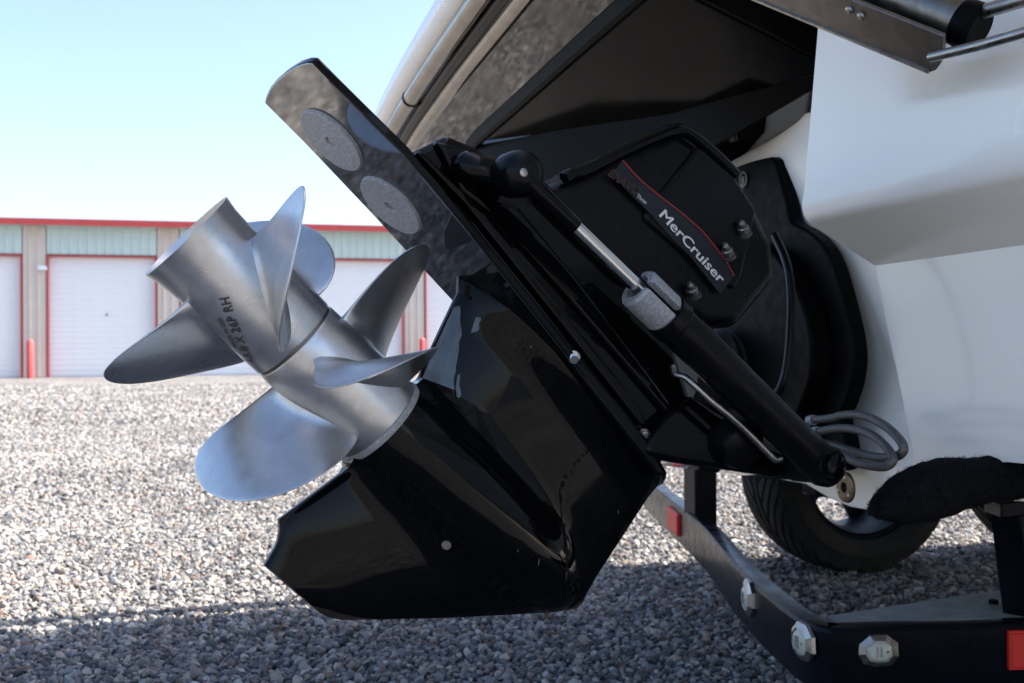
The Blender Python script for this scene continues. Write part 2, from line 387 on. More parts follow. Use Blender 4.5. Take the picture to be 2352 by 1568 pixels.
for k in range(k0, k1):
    a = k*PITCHB
    # door recessed behind the wall plane
    hd = obj('header_panel', *box(FP(a+DW/2, (H_lin+H_pan)/2+.03, -.03), FA, (DW/2+.035, .03, (H_pan-H_lin)/2-.03)), M['teal'], sb, smooth=0)
    for j in range(12 if k < 5 else 0):
        inst('rib', rib_head, FP(a+DW*(j+.5)/12, (H_lin+H_pan)/2+.03, -.001), hd)
    wp = obj('wall_panel', *box(FP(a-(PITCHB-DW)/2, H_pan/2, -.03), FA, ((PITCHB-DW)/2-.06, .03, H_pan/2-.005)), M['tan'], sb, smooth=0)
    for j in range(2):
        inst('rib', rib_wall, FP(a-(PITCHB-DW)*(.36+.31*j), H_pan/2, -.001), wp)
    dr = obj('roll_up_door', *box(FP(a+DW/2, H_lin/2, -.20), FA, (DW/2, .012, H_lin/2)), M['door_white'], sb, smooth=0)
    for j in range(NSL if k < 5 else 0): inst('door_slat', slat_me, FP(a+DW/2, slh*(j+.5), -.168), dr)
    obj('door_latch', *box(FP(a+DW*.535, H_lin*.52, -.14), FA, (.02, .012, .035)), M['dull_steel'], dr)
    obj('door_frame', *join(box(FP(a-.015, H_lin/2, -.06), FA, (.015, .10, H_lin/2)), box(FP(a+DW+.015, H_lin/2, -.06), FA, (.015, .10, H_lin/2)),
        box(FP(a+DW/2, H_lin+.015, -.06), FA, (DW/2+.03, .10, .014))), M['red_trim'], sb, smooth=0)
# wall lamp and conduit on the near column
tl = tx(97); hl = hz(614, 97)
wl = obj('wall_lamp', *join(box(FP(tl, hl, .05), FA, (.10, .05, .05)), box(FP(tl+.03, hl-.03, .12), FA, (.11, .05, .05))), M['door_white'], sb, bev=.015)
# bollards
def bollard(px, lab, base):
    P_ = PP(px, 800, FB+fnorm*.45, fnorm); P_[2] = 0
    H = 1.0
    b_ = obj('bollard', *lathe(P_, UP, [(0, .085), (H-.06, .085), (H-.02, .06), (H, .02)], 20), M['red_trim'])
    tag(b_, lab, 'bollard', 'red bollards by the storage doors')
bollard(69, 'red bollard on the column left of the first full door', 0)
bollard(970, 'red bollard seen just beside the black drive leg', 1)

# ------------------------------------------------------------------ motorboat
QT = .97; PC = -1.44
boat = empty('motorboat', 'white and black motorboat seen from its stern on a trailer', 'boat', B(QT, PC, .43))
# main hull body ahead of the transom
def hull_body():
    secs = []
    PH = PC+.06
    for q, w, zk, zc, zt in ((QT+.03, 1.33, .46, .58, 1.42), (3.2, 1.33, .46, .62, 1.75), (5.4, 1.28, .50, .80, 1.95), (6.8, .8, .66, 1.1, 2.1), (7.8, .06, 1.2, 1.55, 2.2)):
        secs.append([B(q, PH-w, zt), B(q, PH-w*1.0, zc+.12), B(q, PH-w*.95, zc), B(q, PH, zk), B(q, PH+w*.95, zc), B(q, PH+w*1.0, zc+.12), B(q, PH+w, zt)])
    V_ = [p for s_ in secs for p in s_]; n_ = 7
    F_ = [(i*n_+k, i*n_+(k+1) % n_, (i+1)*n_+(k+1) % n_, (i+1)*n_+k) for i in range(len(secs)-1) for k in range(n_)]
    F_ += [tuple(range(n_)), tuple((len(secs)-1)*n_+k for k in range(n_-1, -1, -1))]
    return V_, F_
obj('hull', *hull_body(), M['white_gel'], boat)
cab = obj('cabin_top', *prism([B(2.6, PC-1.0, 1.74), B(2.9, PC-.95, 2.25), B(4.6, PC-.9, 2.35), B(5.6, PC-.8, 1.98)], S*2.0), M['white_gel'], boat, bev=.08)
# transom panels
def panel(name, px, q, m, t=.04, bev=0, parent=boat, **k):
    return obj(name, *prism([PQ(x, y, q) for x, y in px], F*t), m, parent, bev=bev, **k)
ctr = [(1560, 420), (1600, 330), (1880, 250), (1900, 400), (2010, 610), (2105, 1068), (2060, 1120), (2030, 1152), (1985, 1170), (1950, 1164), (1900, 1142), (1850, 1112), (1740, 1092), (1640, 1076), (1560, 1066)]
def undercut(x, y):
    z6 = PQ(2010, 610, QT)[2]; q = QT
    for _ in range(6):
        z_ = PQ(x, y, q)[2]; q = QT+.20*(z6-z_) if z_ < z6 else QT-.012
    return PQ(x, y, q)
obj('transom', *prism([undercut(x, y) for x, y in ctr], F*.04), M['white_gel'], boat, bev=.003)
# starboard half of the transom: lit face with the swim step block above, swept sideways
def stb():
    A1 = PQ(2010, 610, QT); A2 = PQ(2105, 1068, QT); prof = []
    cs = []
    for p in np.linspace(-1.40, .0, 8):
        pass
    q0 = .841; cen = (q0+.030, .905)
    e = loc
    P1 = PQ(1842, 502, q0); z1 = P1[2]; z2 = A1[2]
    out = []
    for f in np.concatenate([np.linspace(0, .45, 90), np.linspace(.5, 1, 8)]):          # f: from inner edge towards starboard
        sh = f*1.30
        ring = []
        # wall bottom, wall top (knuckle), chamfer, rounded lip, face up
        zb = A2[2]+.0*f
        lo = A2+S*sh-F*.07*f; lo[2] = zb+.16*min(f, .15)+.05*max(f-.15, 0)
        hi = A1+S*sh-F*.07*f
        lip = P1+S*sh
        ring.append(lo); ring.append(hi)
        c1 = lip+(hi-lip)*.13
        ring.append(c1)
        for k in range(1, 6):
            t = k/6; a_ = c1; b_ = lip+UP*.0; c_ = lip+UP*.022
            ring.append((1-t)**2*a_+2*t*(1-t)*b_+t*t*c_)
        ring.append(lip+UP*.022)
        for zz in np.linspace(.04, .45, 70):
            p_ = lip+UP*zz+S*.18*zz*(1-f); pp_ = p_@S; z_ = p_[2]
            a_ = np.clip((z_-(.982-.11*(pp_+1.206)))/.05, 0, 1); b_ = np.clip((pp_+1.215-.22*(z_-.98))/.09, 0, 1)
            k_ = (a_*a_*(3-2*a_))*(b_*b_*(3-2*b_)); ring.append(p_+F*.035*k_)
        ring.append(lip+UP*.45+F*.3); ring.append(lo+F*.3)
        out.append(ring)
    n_ = len(out[0]); V_ = [p for r_ in out for p in r_]
    F_ = [(i*n_+k, i*n_+(k+1) % n_, (i+1)*n_+(k+1) % n_, (i+1)*n_+k) for i in range(len(out)-1) for k in range(n_)]
    F_ += [tuple(range(n_-1, -1, -1)), tuple((len(out)-1)*n_+k for k in range(n_))]
    return V_, F_
obj('transom_step', *stb(), M['white_gel'], boat, smooth=28)
# drain flange
dp = PQ(1945, 1119, QT-.001)
dr = obj('drain_flange', *lathe(dp, -F, [(0, .0245), (.004, .0235), (.0055, .019), (.0055, .0085), (.001, .008)], 32), M['brass'], boat)
for ang in (80, 200, 320):
    c_ = dp-F*.005+S*.0165*math.cos(R(ang))+UP*.0165*math.sin(R(ang))
    obj('screw', *lathe(c_, -F, [(0, .0028), (.0012, .0022)], 10), M['stainless'], dr)
obj('drain_hole', *lathe(dp-F*.002, -F, [(0, .0078), (.0006, .0075)], 20), M['dark_in'], dr)

# swim platform (black moulding overhead)
UA, UB, UC = PY(890, 320, 2.9), PY(1080, 0, 1.99), PY(1875, 150, 1.66)
UN = nz(np.cross(UB-UA, UC-UA)); UN = UN if UN[2] > 0 else -UN
def PU(x, y, off=0.): return PP(x, y, UA+UN*off, UN)
plat = obj('swim_platform', *prism([PU(x, y) for x, y in [(1093, 328), (1455, 8), (1560, -90), (1700, -90), (1600, -2), (1880, 138), (1877, 176), (1700, 222), (1535, 270), (1300, 303)]], UN*.12), M['gel_dark'], boat, bev=.006, seg=3)
obj('platform_lip', *prism([PU(x, y, .012) for x, y in [(918, 356), (965, 275), (1015, 205), (1070, 130), (1160, 10), (1240, -95), (1560, -95), (1462, 4), (1094, 327), (1085, 345)]], UN*.12), M['gel_black'], boat, bev=.006)
obj('ridge', *sweep([PU(x, y, -.002) for x, y in [(1080, 345), (1100, 322), (1200, 234), (1320, 126), (1455, 8), (1570, -95)]], [(S*0+F, UP)]*6, [(-.012, .02), (-.009, -.004), (-.003, -.010), (.005, -.010), (.014, -.002), (.016, .02)]), M['gel_matte'], boat)
# side wall of the tunnel under the platform and fore ledge
rw = []
for (x0, y0), (x1, y1) in zip([(1070, 338), (1300, 296), (1535, 263), (1700, 216), (1876, 172)], [(1070, 430), (1250, 440), (1520, 425), (1642, 334), (1872, 200)]):
    a_ = PU(x0, y0); rw.append((a_, PY(x1, y1, a_[1]+.05)))
n_ = len(rw); V_ = [a for a, b in rw]+[b for a, b in rw]+[a+F*.05+UP*.02 for a, b in rw]+[b+F*.05 for a, b in rw]
F_ = []
for i in range(n_-1):
    F_ += [(i, i+1, n_+i+1, n_+i), (2*n_+i, 3*n_+i, 3*n_+i+1, 2*n_+i+1), (i, 2*n_+i, 2*n_+i+1, i+1), (n_+i, n_+i+1, 3*n_+i+1, 3*n_+i)]
F_ += [(0, n_, 3*n_, 2*n_), (n_-1, 3*n_-1, 4*n_-1, 2*n_-1)]
obj('platform_riser', V_, F_, M['gel_matte'], boat)
pa, pb = rw[3][1], rw[4][1]
lp_ = [pb+F*.004, pa+F*.004, PY(1560, 420, pa[1]+.13), PY(1678, 372, pa[1]+.12), PY(1856, 272, pb[1]+.085)]
obj('platform_ledge', *prism(lp_, F*.03+UP*.06), M['gel_black'], boat)
# platform deck above: blocks light from the top side
obj('platform_deck', *prism([B(.50, PC-1.2, 1.40), B(.50, PC+1.3, 1.40), B(QT+.03, PC+1.3, 1.40), B(QT+.03, PC-1.2, 1.40)], UP*.06), M['white_gel'], boat, bev=.02)
# rub rail round the aft edge
rail_px = [(868, 372), (886, 334), (905, 292), (934, 242), (968, 188), (1000, 140), (1040, 82), (1092, 8), (1150, -75), (1240, -200)]
rp = smooth_path([PU(x, y, .02) for x, y in rail_px], 6)
def rail(name, off_out, off_up, r, m, seg=14, flat=1.0):
    path = []
    for i, p in enumerate(rp):
        d = nz(rp[min(i+1, len(rp)-1)]-rp[max(i-1, 0)]); o_ = nz(np.cross(d, UP)); o_ = o_ if o_@(-F) > 0 else -o_
        path.append(p+o_*off_out+UP*off_up)
    return obj(name, *tube(path, r, seg), m, boat, smooth=60)
rail('rub_rail', .0, .0, .021, M['rail_steel'])
rail('rail_insert', -.032, -.014, .014, M['black_gloss'])
rail('lower_rail', -.056, -.03, .019, M['rail_steel'])
rail('gunwale', .008, .045, .036, M['white_gel'])
obj('shadow_rail', *tube([B(.9, PC-1.22, 1.40), B(.88, PC-1.25, 1.80), B(.80, PC-1.27, 1.90), B(.1, PC-1.29, 1.92), B(.1, PC-1.28, 1.95), B(1.4, PC-1.28, 1.97), B(2.9, PC-1.27, 2.0), B(3.0, PC-1.25, 1.6)], .035, 12), M['chrome'], boat)  # unseen rail, added to cast the thin shadow band on the gravel
jp = rp[20]; jd = nz(rp[21]-rp[19])
obj('rail_joint', *lathe(jp-jd*.004, jd, [(0, .0225), (.008, .0225)], 24), M['dark_in'], boat)

# ------------------------------------------------------------------ swim ladder under the platform
lad = empty('swim_ladder', 'folded stainless swim ladder on its bracket under the black platform', 'ladder', PY(2000, 60, 1.35))
b0, b1, b2 = PY(1715, -8, 1.40), PY(2163, 142, 1.20), PY(2166, 84, 1.165)
bn = nz(np.cross(b1-b0, b2-b0)); bn = bn if bn[1] > 0 else -bn
brk = [PP(x, y, b0, bn) for x, y in [(1712, -9), (1880, -30), (2166, 84), (2165, 120), (2158, 148), (2148, 162), (2135, 167), (2112, 160)]]
br = obj('bracket', *prism(brk, bn*.006), M['dull_steel'], lad, smooth=0, bev=.0015)
fl = [brk[0], brk[6], brk[5]]
obj('flange', *prism([brk[0]-bn*.002, brk[6]-bn*.002, brk[6]+bn*.03, brk[0]+bn*.03], nz(np.cross(brk[6]-brk[0], bn))*.004), M['stainless'], lad)
for x, y in ((1951, 22), (1978, 36)):
    c_ = PP(x, y, b0, bn); obj('rivet', *lathe(c_, -bn, [(0, .0055), (.002, .005), (.0035, .003)], 16), M['stainless'], br)
obj('outer_tube', *tube([PY(1930, -70, 1.30), PY(2010, -28, 1.27), PY(2208, 50, 1.20)], .0262, 28), M['dull_steel'], lad, smooth=50)
obj('tube_cap', *lathe(PY(2208, 50, 1.20), PY(2208, 50, 1.20)-PY(2010, -28, 1.27), [(0, .0262), (.004, .027), (.020, .027), (.024, .023)], 28), M['black_matte'], lad)
obj('rung', *tube([PY(2138, 131, 1.19), PY(2250, 104, 1.12), PY(2420, 55, 1.03)], .0056, 14), M['stainless'], lad, smooth=60)
obj('rung', *tube([PY(2240, 32, 1.19), PY(2352, -2, 1.12), PY(2480, -42, 1.04)], .0080, 14), M['stainless'], lad, smooth=60)

# ------------------------------------------------------------------ stern drive
drive = empty('stern_drive', 'glossy black stern drive tilted up behind the boat with twin propellers', 'stern drive', D3(-.35, .15))
def rows_shell(aft, fore, half, nv=90, ns_=56, capaft=False):
    """aft / fore chains of (s, v) from low v to high v; half(s, v, x) gives half thickness"""
    aft = np.array(aft); fore = np.array(fore)
    for c in (aft, fore): c[:, 1] = np.maximum.accumulate(c[:, 1]+np.arange(len(c))*1e-6)
    v0, v1 = max(aft[0, 1], fore[0, 1]), min(aft[-1, 1], fore[-1, 1])
    vs_ = np.unique(np.concatenate([np.linspace(v0, v1, nv), aft[:, 1].clip(v0, v1), fore[:, 1].clip(v0, v1)]))
    vs_ = vs_[np.concatenate([[True], np.diff(vs_) > 2e-4])]
    V_, F_ = [], []; nr = len(vs_)
    xs = (1-np.cos(np.linspace(0, math.pi, ns_)))/2
    for sg in (1, -1):
        for v in vs_:
            sa = np.interp(v, aft[:, 1], aft[:, 0]); sf = np.interp(v, fore[:, 1], fore[:, 0])
            for x in xs:
                s = sa+(sf-sa)*x; V_.append(D3(s, v, sg*half(s, v, x)))
    o_ = nr*ns_
    for i in range(nr-1):
        for j in range(ns_-1):
            a = i*ns_+j; F_ += [(a, a+1, a+ns_+1, a+ns_), (o_+a, o_+a+ns_, o_+a+ns_+1, o_+a+1)]
        for j in (0, ns_-1):
            a = i*ns_+j; F_.append((a, a+ns_, o_+a+ns_, o_+a))
    for i in (0, nr-1):
        for j in range(ns_-1):
            a = i*ns_+j; F_.append((a, a+1, o_+a+1, o_+a))
    return V_, F_
aftc = [LS(x, y)[:2] for x, y in [(606, 1297), (618, 1276), (629, 1258), (637, 1238), (641, 1216), (638.5, 1192), (700, 1146), (782, 1085), (794, 1072)]]
Rr = .0560
aftc += [(-.002, -Rr-.002), (-.001, -Rr), (-.001, Rr), (-.002, Rr+.002)]
aftc += [LS(x, y)[:2] for x, y in [(962, 872), (983, 815), (1005, 767), (1050, 672)]]
aftc.append(aftc[-1]+np.array([.012, .014])); 
forec = [LS(x, y)[:2] for x, y in [(606, 1297), (640, 1331), (712, 1391), (735, 1408), (753, 1417), (784, 1423), (900, 1421), (1028, 1418), (1160, 1411), (1299, 1400), (1322, 1396), (1335, 1385), (1345, 1362), (1367, 1323), (1420, 1242), (1485, 1142), (1505, 1118)]]
VPL = .196
forec.append((forec[-1][0]-.005, VPL+.01)); aftc.append((aftc[-1][0]+.004, VPL+.01))
nose = float(np.interp(0, [p[1] for p in forec], [p[0] for p in forec]))
def torp(s):
    u = -s
    if u < .06: return .0575+.003*math.sin(u/.06*math.pi/2)
    k = min(1, (u-.06)/(abs(nose)-.008-.06)); return .0605*max(0, 1-k**2.7)**.52
def smax(a, b, k):
    h = max(k-abs(a-b), 0)/k; return max(a, b)+h*h*k*.25
def sm01(t): t = min(1, max(0, t)); return t*t*(3-2*t)
_vv = np.linspace(-.30, .25, 551)
def soft(chain):
    c = np.array(chain); o = np.argsort(c[:, 1], kind='stable'); f = np.interp(_vv, c[o, 1], c[o, 0])
    k = np.hanning(91); k /= k.sum(); return np.convolve(np.pad(f, 45, mode='edge'), k, 'valid')
SOFT_A, SOFT_F = soft(aftc), soft(forec)
def half(s, v, x):
    sa = np.interp(v, _vv, SOFT_A); sf = np.interp(v, _vv, SOFT_F)
    xs = min(1, max(0, (s-sa)/(sf-sa))); prof = 4*xs*(1-xs)
    skg = .0026+(.0025+.021*sm01((v+.26)/.26))*prof**.7
    leg = .0035+(.020+.018*sm01(v/.2))*(1-math.exp(-(xs/.17)**1.3))*max(0, 1-xs**2.6)**.75
    k_ = sm01((v+.02)/.09); tl_ = skg*(1-k_)+leg*k_
    tl_ += .02*sm01((v-VPL+.05)/.06)*min(1, prof*2)      # flare into the plate
    e_ = min(1, x/.05, (1-x)/.03); tl_ = .003+(tl_-.003)*(1-(1-e_)**2)
    r = torp(s) if s <= .0005 else 0.
    if r < 1e-4: return tl_
    K_ = .030 if v < 0 else .036
    K_ *= min(1, r/.045)
    lo_, hi_ = 0., max(r, tl_)+.02
    for _ in range(22):
        w = (lo_+hi_)/2; a_ = math.hypot(v, w)-r; b_ = w-tl_
        f_ = min(a_, b_)-max(K_-abs(a_-b_), 0)**2/(4*K_+1e-9)
        if f_ < 0: lo_ = w
        else: hi_ = w
    return lo_
gc = obj('gearcase', *rows_shell(aftc, forec, half, 150, 90), M['chipped'], drive, smooth=60)
obj('carrier_ring', *lathe(D3(-.006, 0), DA, [(0, .0585), (.004, .0592), (.0075, .0585), (.0075, .0545), (0, .05)], 64), M['zinc'], drive)
# weld line on the nose of the gearcase
wpts = [(1352, 1026), (1345, 1034), (1336, 1046), (1327, 1058), (1318, 1070), (1308, 1082), (1298, 1092), (1291, 1106), (1288, 1118), (1287, 1134), (1289, 1160), (1292, 1190), (1297, 1225), (1301, 1265), (1300, 1310), (1298, 1340), (1294, 1366)]
def on_case(x, y):
    lo_, hi_ = -.01, .08
    for w in np.linspace(.075, .0, 76):
        s, v, _ = LS(x, y, w)
        sa = np.interp(v, [p[1] for p in aftc], [p[0] for p in aftc]); sf = np.interp(v, [p[1] for p in forec], [p[0] for p in forec])
        xx = (s-sa)/(sf-sa) if sf != sa else 0
        if 0 < xx < 1 and half(s, v, xx) >= w: return LP(x, y, w)
    return LP(x, y, .0)
wp3 = [on_case(x, y) for x, y in wpts]
wV, wF = tube(smooth_path(wp3[8:], 3), .0022, 6)
beads = [(wV, wF)]
for p in wp3[:9]:
    p = p+DV*random.uniform(-.002, .002)+DA*random.uniform(-.002, .002); k_ = random.uniform(.5, .95); beads.append(lathe(p-DL*.003, nz(DL+DV*.3), [(0, .0042*k_), (.003, .0036*k_), (.0048, .002*k_), (.0054, .0004)], 7))
wd = obj('weld_line', *join(*beads), M['black_gloss'], gc); wd['kind'] = 'stuff'
ps = on_case(1025, 1251); pv = nz(DL*.9-DV*.2)
obj('plug_screw', *join(lathe(ps-pv*.002, pv, [(0, .0062), (.0035, .006), (.0045, .005)], 20), box(ps+pv*.0028, (nz(np.cross(pv, UP)), np.cross(pv, nz(np.cross(pv, UP))), pv), (.0048, .0007, .0004))), M['dull_steel'], gc)

# hazed paint on the leg's trailing edge, sky reflection painted in as blue colour
def hazed_sheen(lc, rc, nu=14, nv=9):
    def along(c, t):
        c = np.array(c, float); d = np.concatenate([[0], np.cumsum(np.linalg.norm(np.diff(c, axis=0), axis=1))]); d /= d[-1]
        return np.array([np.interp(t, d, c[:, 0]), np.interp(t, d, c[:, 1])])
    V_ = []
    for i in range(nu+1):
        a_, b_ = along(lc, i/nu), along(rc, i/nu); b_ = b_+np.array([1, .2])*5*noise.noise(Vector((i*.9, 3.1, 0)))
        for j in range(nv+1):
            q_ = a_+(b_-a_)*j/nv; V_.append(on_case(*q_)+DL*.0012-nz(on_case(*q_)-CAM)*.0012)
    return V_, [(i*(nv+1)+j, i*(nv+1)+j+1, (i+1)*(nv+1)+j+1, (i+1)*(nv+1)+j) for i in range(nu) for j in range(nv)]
M['hazed_sheen'] = mat('hazed_paint_sky_sheen', (.075, .10, .125), .3, spec=.5, noise_amt=.3, nscale=70)
obj('hazed_sky_sheen', *join(hazed_sheen([(1040, 706), (1000, 794), (969, 868)], [(1056, 702), (1058, 767), (1044, 855), (1041, 895)]), hazed_sheen([(1092, 728), (1080, 765)], [(1104, 730), (1096, 762)], 6, 3), hazed_sheen([(1050, 862), (1045, 890), (1048, 912)], [(1056, 858), (1055, 888), (1057, 914)], 6, 3)), M['hazed_sheen'], gc, smooth=180)
# ventilation plate
def PV(x, y, v=VPL): return PP(x, y, DO+DV*v, DV)
pe = [loc(PV(x, y)) for x, y in [(715, 143), (925, 352)]]
pf = [loc(PV(x, y)) for x, y in [(610, 235), (1035, 688)]]
print('plate near', pe, 'far', pf, 'fore', LS(1520, 1110))
PVX = [(606, 236), (609, 222), (618, 203), (634, 184), (655, 166), (682, 150), (702, 144), (716, 145), (760, 190), (925, 353), (1065, 520), (1300, 815), (1440, 990), (1505, 1070), (1523, 1100), (1521, 1113), (1505, 1122), (1480, 1120)]
pl = [PV(x, y) for x, y in PVX]
far = [(s_, v_, w_) for s_, v_, w_ in [loc(PV(x, y)) for x, y in [(1035, 688), (850, 488), (700, 330)]]]
ws = far[0][2]; sf_ = loc(pl[-3])[0]
pl += [D3(sf_+.03, VPL, ws*.6), D3(sf_+.10, VPL, ws)]+[D3(*f_) for f_ in far]
vp = obj('ventilation_plate', *prism(pl, DV*.011), M['plate_gloss'], drive, bev=.0025, smooth=30)
vp.data.materials.append(M['black_gloss'])
for p_ in vp.data.polygons:
    if np.array(p_.normal)@DV > -.9: p_.material_index = 1
for x, y in ((763.5, 321), (899, 470)):
    c_ = PV(x, y); l_ = loc(c_); c_ = D3(l_[0], VPL+.0005, l_[2])
    an = obj('anode_disc', *lathe(c_, -DV, [(0, .0440), (.001, .0440), (.0015, .0432), (.0035, .0432), (.0045, .0424), (.0045, .0075), (.0012, .0058)], 64), M['zinc'], drive)
    obj('anode_screw', *lathe(c_-DV*.0014, -DV, [(0, .005), (.0015, .0045)], 16), M['stainless'], an)
# trim fin seen end on under the plate
# housing layers above the plate
def layer(name, px, w, m=M['black_gloss'], bev=.012, seg=3, thick=None):
    return obj(name, *prism([LP(x, y, w) for x, y in px], -DL*(thick if thick else 2*w)), m, drive, bev=bev, seg=seg, smooth=40)
layer('driveshaft_housing', [(942, 352), (960, 343), (1022, 312), (1036, 311), (1090, 334), (1148, 372), (1250, 470), (1450, 650), (1545, 760), (1560, 830), (1585, 905), (1640, 985), (1700, 1040), (1640, 1065), (1500, 1050), (1440, 985), (1200, 690)], .048)
layer('housing_flange', [(928, 352), (944, 344), (1060, 470), (1300, 770), (1490, 1010), (1530, 1085), (1516, 1098), (1280, 800), (1060, 530)], .066, bev=.005)
layer('flange_rib', [(955, 350), (968, 345), (1082, 452), (1300, 720), (1470, 930), (1490, 980), (1470, 975), (1290, 745), (1070, 470)], .060, bev=.004)
layer('housing_step', [(1000, 322), (1040, 330), (1110, 450), (1150, 462), (1190, 470), (1330, 640), (1480, 840), (1560, 950), (1540, 962), (1300, 680), (1140, 500), (1060, 440)], .057, bev=.006)
# upper gear housing
layer('upper_gear_housing', [(1232, 440), (1300, 408), (1345, 388), (1400, 356), (1470, 326), (1540, 299), (1572, 303), (1600, 325), (1690, 400), (1745, 480), (1782, 560), (1790, 640), (1700, 752), (1620, 746), (1530, 690), (1440, 645), (1330, 540)], .070, M['black_satin'], bev=.018)
layer('gear_cover', [(1605, 333), (1622, 345), (1688, 402), (1740, 482), (1705, 640), (1690, 665), (1640, 640), (1485, 508), (1478, 492)], .076, M['black_satin'], bev=.006, thick=.03)
obj('cover_lip', *tube(smooth_path([LP(x, y, .071) for x, y in [(1296, 410), (1310, 400), (1340, 392), (1385, 370), (1450, 336), (1540, 300), (1580, 305), (1640, 352), (1690, 402)]], 5), .008, 10), M['black_gloss'], drive, smooth=60)
# decal with lettering
def zc(x, y): return ((2400+x/2.24)/1.6939, (550+y/2.24)/1.6939)
WD = .0775
dec_u = [zc(x, y) for x, y in [(50, 165), (200, 330), (380, 480), (560, 620), (740, 780), (880, 950), (960, 1060), (1020, 1170)]]
dec_l = [zc(x, y) for x, y in [(905, 1330), (800, 1205), (640, 1000), (440, 800), (290, 625), (100, 440), (0, 330), (-20, 260)]]
dcl = obj('decal', *prism([LP(x, y, WD) for x, y in dec_u+dec_l], -DL*.0012), M['decal'], drive, smooth=0)
rl = smooth_path([LP(x, y, WD+.0006) for x, y in dec_u], 5)
V_, F_ = sweep(rl, [(np.cross(DL, nz(rl[min(i+1, len(rl)-1)]-rl[max(i-1, 0)])), DL) for i in range(len(rl))], [(-.0010, 0), (.0010, 0), (.0010, .0005), (-.0010, .0005)])
obj('red_stripe', V_, F_, M['decal_red'], dcl, smooth=0)
def text_geo(txt, shear=0., bold=0., space=1.0):
    c = bpy.data.curves.new('t', 'FONT'); c.body = txt; c.size = 1; c.shear = shear; c.offset = bold; c.space_character = space; c.resolution_u = 3
    o = bpy.data.objects.new('t', c); SC.collection.objects.link(o)
    dg = bpy.context.evaluated_depsgraph_get(); me = bpy.data.meshes.new_from_object(o.evaluated_get(dg))
    V_ = np.array([v.co[:2] for v in me.vertices]); F_ = [tuple(p.vertices) for p in me.polygons]
    bpy.data.objects.remove(o); bpy.data.curves.remove(c); bpy.data.meshes.remove(me)
    mn, mx = V_.min(0), V_.max(0); return (V_-mn)/(mx-mn), F_
def flat_text(name, txt, p0, p1, p2, w, m, fat=0., **k):
    """p0 lower left, p1 lower right, p2 upper left in px"""
    V_, F_ = text_geo(txt, **k); a, b, c = LP(*p0, w), LP(*p1, w), LP(*p2, w)
    parts = []
    for i, (du, dv) in enumerate(((0, 0), (fat, 0), (-fat, 0), (0, fat*5), (0, -fat*5)) if fat else ((0, 0),)):
        parts.append(([a+(b-a)*(u+du)+(c-a)*(v+dv)+DL*.00012*i for u, v in V_], F_))
    return obj(name, *join(*parts), m, dcl, smooth=0)
flat_text('lettering', 'MerCruiser', zc(366, 648), zc(895, 1240), zc(424, 592), WD+.0009, M['decal_white'], fat=.0045)
def zd(x, y): return ((1700+x/1.568)/1.6939, (500+y/1.568)/1.6939)
flat_text('lettering', 'BRAVO', zd(1040, 285), zd(1218, 412), zd(1070, 240), WD+.0009, M['decal_dkred'], fat=.008, shear=.2)
flat_text('lettering', 'Three', zd(1215, 415), zd(1272, 462), zd(1228, 395), WD+.0009, M['decal_white'])
for x, y, w in ((1704, 516, .082), (1667, 568, .082), (1586, 658, .080)):
    c_ = LP(x, y, w); ax = nz(DA*.85+DL*.35+DV*.12)
    nb = obj('stud_nut', *lathe(c_-ax*.016, ax, [(0, .0105), (.0025, .0105), (.0025, .0082), (.012, .0082), (.0135, .0068), (.0135, .0052), (.019, .0050), (.021, .0036), (.023, .003)], 12), M['nut_steel'], drive, smooth=20)
# bolts on the flange
for x, y, w, m in ((1316, 820, .066, 'chrome'), (1478, 995, .052, 'stainless'), (1507, 1028, .052, 'stainless'), (1155, 640, .066, 'black_gloss'), (1222, 715, .066, 'black_gloss')):
    r_ = .0075 if m == 'chrome' else .0058
    c_ = LP(x, y, w-.001); obj('bolt', *lathe(c_, nz(DL*.8-DV*.5), [(0, r_*1.25), (.002, r_*1.25), (.002, r_), (.007, r_), (.009, r_*.7)], 12), M[m], drive, smooth=25)

# trim cylinder with rod, sleeve, anode collar, end knob
WT = .112
A_ = LP(1192, 396, WT); Bp = LP(1885, 1066, WT); cax = nz(Bp-A_); CL = np.linalg.norm(Bp-A_)
def tpos(x, y): P_ = LP(x, y, WT); return (P_-A_)@cax
s_rod, s_an0, s_an1 = tpos(1305, 545), tpos(1462, 680), tpos(1520, 752)
dpx = np.linalg.norm(LP(1700, 860, WT)-CAM)
rc = 49*dpx/FPX*.98
print('cyl depth', dpx, 'radius', rc, 'len', CL)
tc_ = obj('trim_cylinder', *lathe(A_, cax, [(s_an1-.006, rc*.55), (s_an1-.004, rc*1.06), (s_an1+.012, rc*1.08), (s_an1+.016, rc*.97), (s_an1+.05, rc), (CL-.05, rc*.93), (CL-.02, rc*1.0), (CL+.012, rc*.96), (CL+.026, rc*.7), (CL+.03, rc*.3)], 48), M['black_satin'], drive)
obj('rod', *lathe(A_, cax, [(s_rod-.01, rc*.345), (s_an1, rc*.345)], 32), M['chrome'], tc_)
obj('rod_sleeve', *lathe(A_, cax, [(0, rc*.45), (s_rod-.004, rc*.45), (s_rod, rc*.40)], 32), M['black_gloss'], tc_)
